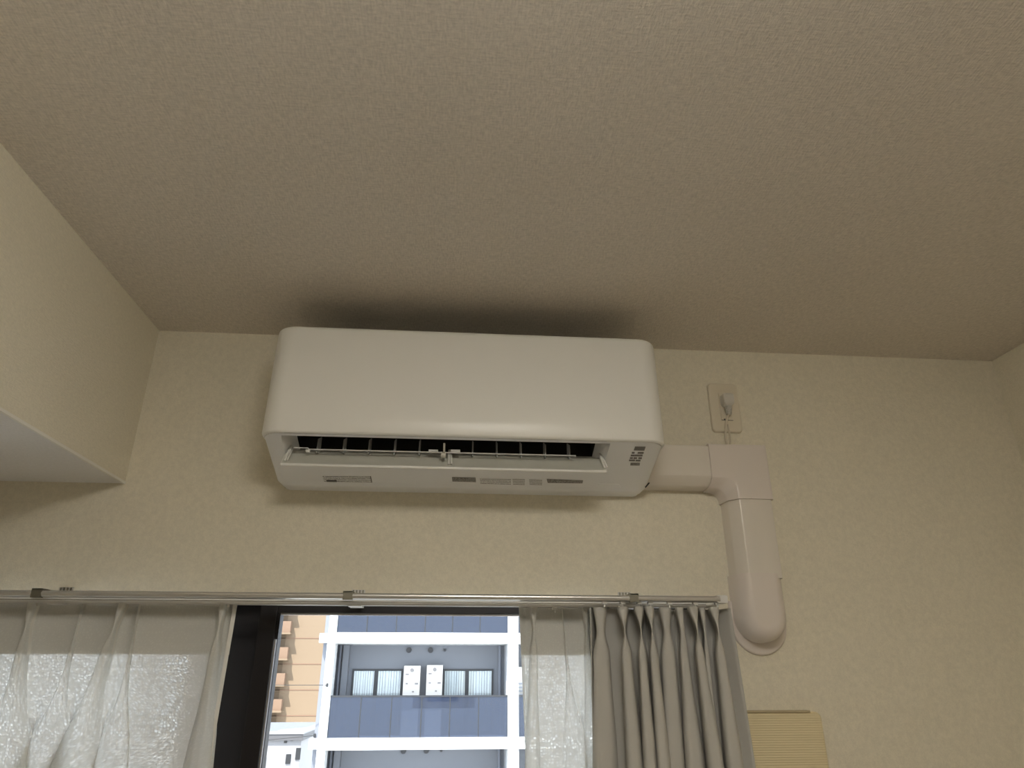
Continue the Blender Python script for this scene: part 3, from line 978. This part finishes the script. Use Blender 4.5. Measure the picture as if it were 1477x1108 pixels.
# ================================================================ ceiling lamp (behind the camera)
lamp = thing('ceiling_lamp', (LAMP_POS[0], LAMP_POS[1], ZCEIL-0.10), 'round white ceiling lamp in the middle of the room', 'lamp')
def disc_solid(cx, cy, prof_, seg=40):
    s = MB()
    V = [(cx+r*cos(2*pi*k/seg), cy+r*sin(2*pi*k/seg), z) for r, z in prof_ for k in range(seg)]
    F = [(i*seg+k, i*seg+(k+1) % seg, (i+1)*seg+(k+1) % seg, (i+1)*seg+k) for i in range(len(prof_)-1) for k in range(seg)]
    F += [tuple(range(seg)), tuple(range((len(prof_)-1)*seg, len(prof_)*seg))]
    return s.add(V, F)
disc_solid(*LAMP_POS, [(0.20, ZCEIL), (0.20, ZCEIL-0.025)]).build('lamp_base', 'lamp_base', lamp, smooth=True)
disc_solid(*LAMP_POS, [(0.225, ZCEIL-0.022), (0.235, ZCEIL-0.045), (0.22, ZCEIL-0.075), (0.15, ZCEIL-0.095), (0.05, ZCEIL-0.10)]).build('lamp_shade', 'lamp_diffuser', lamp, smooth=True)

# ================================================================ outdoors
struct(MB().box((-120, YW+1.2, -9.2), (120, 160, -9.0)).build('ground', 'bounce_concrete'))
YB = 22.8                       # facade plane of the white building
def B_(px, py, back=0.0): return at(px, py, YW-YB-back)
bx0 = B_(475.5, 1000); 
PLx0 = B_(465.0, 1000).x; PLx1 = B_(477.0, 1000).x      # left pillar (taken at y=1000)
PRx0 = B_(732.5, 1000).x; PRx1 = B_(748.0, 1000).x
DKx0 = B_(456.5, 1000).x                                # dark strip left of the pillar
zb_t, zb_b = B_(600, 912.8).z, B_(600, 928.7).z         # upper slab band
zl_t, zl_b = B_(600, 1064.2).z, B_(600, 1081.5).z       # lower slab band
FH = zb_t-zl_t
ab = thing('apartment_building', ((PLx0+PRx1)/2, YB+4, -9.0), 'white framed apartment building with blue glass balconies across the street', 'building')
RECESS = 1.35
BAY = PRx0-PLx0
NB = 3
NX1 = PLx0+BAY*NB+ (PRx1-PRx0)
# rear wall of balconies and mass of the building
MB().box((PLx0, YB+RECESS, -9.0), (NX1, YB+9, zb_t+2*FH)).build('wall', 'ext_greywall', ab)
MB().box((DKx0, YB+0.35, -9.0), (PLx0+0.02, YB+9, zb_t+2*FH)).build('side_wall', 'ext_grey', ab)
for k in range(NB+1):
    x0 = PLx0+BAY*k
    w = (PLx1-PLx0) if k == 0 else (PRx1-PRx0)
    MB().box((x0, YB, -9.0), (x0+w, YB+0.5, zb_t+2*FH)).build('pillar', 'ext_white', ab)
for fl_i in range(-3, 3):
    zt_, zbm = zl_t+FH*fl_i, zl_b+FH*fl_i
    MB().box((PLx0+0.01, YB-0.03, zbm), (NX1, YB+RECESS+0.05, zt_-0.04)).build('slab', 'ext_white', ab)
    MB().box((PLx0+0.01, YB-0.06, zt_-(zt_-zbm)*0.30), (NX1, YB+0.05, zt_)).build('slab_lip', 'ext_white', ab)
    MB().box((DKx0-0.10, YB+0.1, zbm+0.02), (PLx0+0.02, YB+0.5, zt_-0.02)).build('tie_beam', 'ext_white', ab)
gt, gb_ = B_(600, 1004).z, zl_t
def PBX(px): return B_(px, 1004).x
div = [475.5, 521.3, 565.3, 608.6, 649.5, 690.7, 731.5]
dxs = [PBX(p) for p in div]
dxs[0] = PLx1; dxs[-1] = PRx0
bw = RECESS
def win_ext(x0, x1, z0, z1, y, order):
    f = 0.06
    s = MB()
    s.box((x0, y-0.05, z1-f), (x1, y+0.02, z1)); s.box((x0, y-0.05, z0), (x0+f, y+0.02, z1-f)); s.box((x1-f, y-0.05, z0), (x1, y+0.02, z1-f))
    xm = x0+(x1-x0)*order
    s.box((xm-0.06, y-0.05, z0), (xm+0.06, y+0.02, z1-f)); s.box((x0+f, y-0.05, z0), (x1-f, y+0.02, z0+f))
    w = s.build('window', 'ext_frame', ab)
    for a, c_ in ((x0+f, xm-0.06), (xm+0.06, x1-f)):
        MB().box((a, y-0.02, z0+f), (c_, y-0.012, z1-f)).build('pane', 'ext_pane', w)
        N = 40
        rows_ = [[Vector((a+(c_-a)*k/N, y-0.004-0.006*math.sin(k*1.3)-0.003*math.sin(k*2.9), zz_)) for k in range(N+1)] for zz_ in (z0+f, z1-f)]
        MB().grid(rows_).build('curtain', 'ext_curtain', w, smooth=True)
def R_(px, py): return at(px, py, YW-YB-RECESS)
heat = []
for fl_i in (-1, 0, 1):
    for k in range(NB):
        ox, oz = BAY*k, FH*fl_i
        for i in range(6):
            gz1 = gt+oz
            MB().box((dxs[i]+ox+0.012, YB+0.05, gb_+oz), (dxs[i+1]+ox-0.012, YB+0.065, gz1-0.02)).build('balcony_panel', 'balcony_glass', ab)
            if i: MB().box((dxs[i]+ox-0.014, YB+0.04, gb_+oz), (dxs[i]+ox+0.014, YB+0.085, gz1)).build('balcony_post', 'ext_frame', ab)
        MB().box((dxs[0]+ox, YB+0.035, gz1-0.03), (dxs[-1]+ox, YB+0.09, gz1+0.015)).build('balcony_rail', 'ext_frame', ab)
        yw = YB+RECESS
        wz1, wz0 = R_(540, 965).z+oz, zl_t+oz+0.02
        if fl_i == 1 : continue
        win_ext(R_(507, 985).x+ox, R_(580.5, 985).x+ox, wz0, wz1, yw, 0.475)
        win_ext(R_(638.5, 985).x+ox, R_(711.5, 985).x+ox, wz0, wz1, yw, 0.475)
        for px in (589.7, 621, 641.5):
            c_ = R_(px, 938)
            r_ = 0.085 if px < 640 else 0.045
            MB().tube([(c_.x+ox, yw+0.01, c_.z+oz), (c_.x+ox, yw-0.09, c_.z+oz)], [r_, r_*0.9], 14).build('vent_cap', 'ext_vent', ab, smooth=True)
        for px in (490.5, 720.5):
            c_ = R_(px, 960)
            MB().tube([(c_.x+ox, yw-0.12, zl_t+oz), (c_.x+ox, yw-0.12, zb_b+oz)], 0.05, 10).build('downpipe', 'ext_grey', ab, smooth=True)
        MB().box((R_(495, 960).x+ox, yw-0.25, zl_t+oz), (R_(503.5, 960).x+ox, yw+0.01, zb_b+oz)).build('pilaster', 'ext_greywall', ab)
        # side divider on the right of the bay
        MB().box((PRx0+ox-0.02, YB+0.5, zl_t+oz), (PRx0+ox+0.06, yw, zb_b+oz)).build('divider_wall', 'ext_soffit', ab)
# water heaters on the balcony in view (and the louvred screen in the next bay)
def heater(xl, xr, ox, label):
    y1 = YB+RECESS-0.08
    def H(px, py): return at(px, py, YW-(y1-0.35))
    a, c_ = H(xl, 985).x+ox, H(xr, 985).x+ox
    zt1 = H(600, 960.5 if xl < 610 else 959.5).z
    z0_ = zl_t-0.04
    h = thing('water_heater', ((a+c_)/2, y1-0.18, z0_), label, 'water heater', 'water heaters on the balcony across the street')
    MB().box((a, y1-0.35, z0_), (c_, y1+0.082, zt1)).build('cabinet', 'ext_heater', h, bevel=0.01)
    w = c_-a
    MB().tube([((a+c_)/2, y1-0.34, zt1-0.13), ((a+c_)/2, y1-0.42, zt1-0.13)], 0.055, 12).build('flue', 'ext_mark', h, smooth=True)
    for fx, dz, sx, sz in ((0.22, 0.25, 0.05, 0.02), (0.22, 0.52, 0.035, 0.02), (0.80, 0.52, 0.05, 0.025), (0.62, 0.75, 0.03, 0.02)):
        MB().box((a+w*fx-sx, y1-0.36, zt1-dz-sz), (a+w*fx+sx, y1-0.345, zt1-dz+sz)).build('service_port', 'ext_mark', h)
    MB().box((a, y1-0.356, z0_+0.95), (c_, y1-0.345, z0_+0.965)).build('panel_seam', 'ext_mark', h)
heater(581.5, 605.5, 0, 'white water heater cabinet beside the left curtained window of the opposite balcony')
heater(614.8, 638.0, 0, 'white water heater cabinet beside the right curtained window of the opposite balcony')
a = B_(748.5, 1000).x
sc = thing('louvre_screen', (a+0.45, YB+0.55, zl_t-0.04), 'white louvred screen on the next balcony beside the white pillar', 'screen')
zA, zB = zl_t-0.04, B_(752, 962).z
MB().box((a, YB+0.5, zA), (a+0.9, YB+0.56, zB)).build('screen_panel', 'ext_heater', sc)
zz_ = zA+0.10
while zz_ < zA+1.55:
    MB().box((a+0.04, YB+0.455, zz_), (a+0.86, YB+0.50, zz_+0.045)).build('slat', 'ext_soffit', sc)
    zz_ += 0.105

# ---- orange tower behind
YO = 78.0
def O_(px, py, back=0): return at(px, py, YW-YO-back)
ox0, ox1 = O_(352, 1000).x, O_(520, 1000).x
ot = thing('orange_tower', ((ox0+ox1)/2, YO+6, -9.0), 'tall orange tower block with small balconies beyond the white building', 'building')
MB().box((ox0+1.5, YO, -9.0), (ox1, YO+14, 40)).build('wall', 'ext_orange', ot)
s0 = O_(372, 1000).x; s1 = O_(386, 1000).x
MB().box((s0-7, YO-1.0, -9.0), (s1, YO+3, 40)).build('stair_shaft', 'ext_orange2', ot)
fy = [920, 957, 994.5, 1032]
for k in range(-2, 6):
    py = 920+37.3*k
    c_ = O_(394, py-6)
    dzf = O_(394, py).z-O_(394, py+37.3).z
    bl = c_.x-0.0
    bx_ = s1
    bw_ = 1.65
    zc_ = c_.z
    zpt = zc_-dzf*0.54; zpb = zc_-dzf*0.98
    # balcony: solid parapet, slab that shades the opening below it, narrow door
    pbk = MB()
    pbk.box((bx_, YO-0.70, zpb), (bx_+bw_, YO, zpt))
    pbk.build('balcony', 'ext_orange3', ot)
    MB().box((bx_-0.1, YO-0.95, zpb-0.16), (bx_+bw_+0.1, YO, zpb)).build('balcony_slab', 'ext_orange', ot)
    MB().box((bx_+0.35, YO-0.03, zpt-0.1), (bx_+1.15, YO+0.02, zc_-0.15)).build('opening_shade', 'ext_recess_shade', ot)  # flat brown sheet painted as the shade under the balcony above
    MB().box((bx_+0.10, YO-0.30, zpt), (bx_+0.36, YO-0.02, zc_-0.42)).build('balcony_door', 'ext_white', ot)
# horizontal joints of the tower wall
for k in range(-2, 6):
    z_ = O_(420, 958+37.3*k).z
    MB().box((s1, YO-0.03, z_-0.03), (ox1, YO+0.05, z_+0.03)).build('joint', 'ext_orange2', ot)

# ---- low white house
YH = 40.0
def H_(px, py, back=0): return at(px, py, YW-YH-back)
hx0, hx1 = H_(330, 1080).x, H_(436, 1056).x
hzt = H_(420, 1057).z
lh = thing('low_house', ((hx0+hx1)/2, YH+4, -9.0), 'low white house with grey flat roof edge in front of the orange tower', 'building')
MB().box((hx0, YH, -9.0), (hx1, YH+8, hzt-0.35)).build('wall', 'ext_lowwhite', lh)
rf = MB().box((hx0-0.1, YH-0.12, hzt-0.35), (hx1+0.1, YH+8.1, hzt-0.05)).build('roof', 'ext_roofgrey', lh)
MB().box((hx0-0.1, YH-0.15, hzt-0.06), (hx1+0.12, YH+8.2, hzt+0.02)).build('roof_edge', 'ext_lowwhite', rf)
q0, q1 = H_(358, 1092), H_(382, 1112)
w = MB().box((q0.x, YH-0.04, q0.z-1.4), (q1.x, YH+0.02, q0.z)).build('window', 'ext_frame', lh)
MB().box((q0.x+0.05, YH-0.05, q0.z-1.35), ((q0.x+q1.x)/2-0.03, YH-0.03, q0.z-0.06)).build('pane', 'ext_curtain', w)
MB().box(((q0.x+q1.x)/2+0.03, YH-0.05, q0.z-1.35), (q1.x-0.05, YH-0.03, q0.z-0.06)).build('pane', 'ext_curtain', w)
for px, py0, py1 in ((431, 1079, 1096), (416.5, 1088, 1102)):
    u, v_ = H_(px, py0), H_(px, py1)
    MB().box((u.x-0.12, YH-0.04, v_.z), (u.x+0.12, YH+0.02, u.z)).build('slit_window', 'ext_frame', lh)
for px, py in ((412, 1070), (421, 1067), (427, 1064), (432, 1062)):
    u = H_(px, py)
    MB().box((u.x-0.07, YH-0.06, u.z-0.06), (u.x+0.07, YH+0.02, u.z+0.06)).build('vent', 'ext_frame', lh)
# ---- pale block further along the street, seen through the left lace curtain
YN = 32.0
nb = thing('corner_apartment', (-30.0, YN+5, -9.0), 'pale apartment block seen dimly through the left lace curtain', 'building')
MB().box((-46, YN, -9.0), (-15.5, YN+10, 22)).build('wall', 'ext_lowwhite', nb)
for k in range(10):
    zf = -8.0+2.9*k
    MB().box((-46, YN-0.9, zf), (-15.4, YN, zf+0.35)).build('slab', 'ext_soffit', nb)
    for q in range(6):
        xw = -44.0+4.9*q
        wdw = MB().box((xw, YN-0.04, zf+0.75), (xw+2.6, YN+0.02, zf+2.5)).build('window', 'ext_frame', nb)
        for e_ in (0.08, 1.36):
            MB().box((xw+e_, YN-0.06, zf+0.83), (xw+e_+1.16, YN-0.03, zf+2.42)).build('pane', 'ext_greywall', wdw)
# ---- utility poles and overhead wires along the street
POLES = []
for n_, xp in enumerate((-13.5, 9.5)):
    po = thing('utility_pole', (xp, 19.2, -9.0), ('concrete utility pole beside the low white house', 'concrete utility pole in front of the white framed building')[n_], 'utility pole')
    MB().tube([(xp, 19.2, -9.0), (xp, 19.2, 5.6)], [0.17, 0.11], 14).build('shaft', 'ext_soffit', po, smooth=True)
    for za, yi in ((0.05, 18.9), (1.60, 19.6)):
        MB().box((xp-0.07, 18.4, za-0.20), (xp+0.07, 20.0, za-0.08)).build('crossarm', 'ext_grey', po)
        MB().tube([(xp, yi, za-0.085), (xp, yi, za-0.05), (xp, yi, za-0.03), (xp, yi, za)], [0.035, 0.045, 0.03, 0.025], 12).build('insulator', 'ext_heater', po, smooth=True)
# service wires from the pole by the low house to the corner of the white building
for n_, (A_, Bw, sag) in enumerate(((Vector((-13.5, 18.9, 0.0)), Vector((DKx0+0.01, YB+0.36, 0.03)), 0.16), (Vector((-13.5, 19.6, 1.60)), Vector((PLx0+0.12, YB+0.005, 1.40)), 0.05))):
    A_.z = (0.05, 1.60)[n_]
    MB().box((Bw.x-0.03, Bw.y-0.05, Bw.z-0.05), (Bw.x+0.03, Bw.y+0.01, Bw.z+0.05)).build('wire_anchor', 'ext_frame', ab)
    pts = [A_.lerp(Bw, t/20)+Vector((0, 0, -sag*4*(t/20)*(1-t/20))) for t in range(21)]
    tag(MB().tube(pts, 0.008, 6).build('overhead_wire', 'wire'), ('thin dark overhead wire sagging past the low white house', 'thin dark overhead wire fixed to a pillar of the white balcony building')[n_], 'wire')
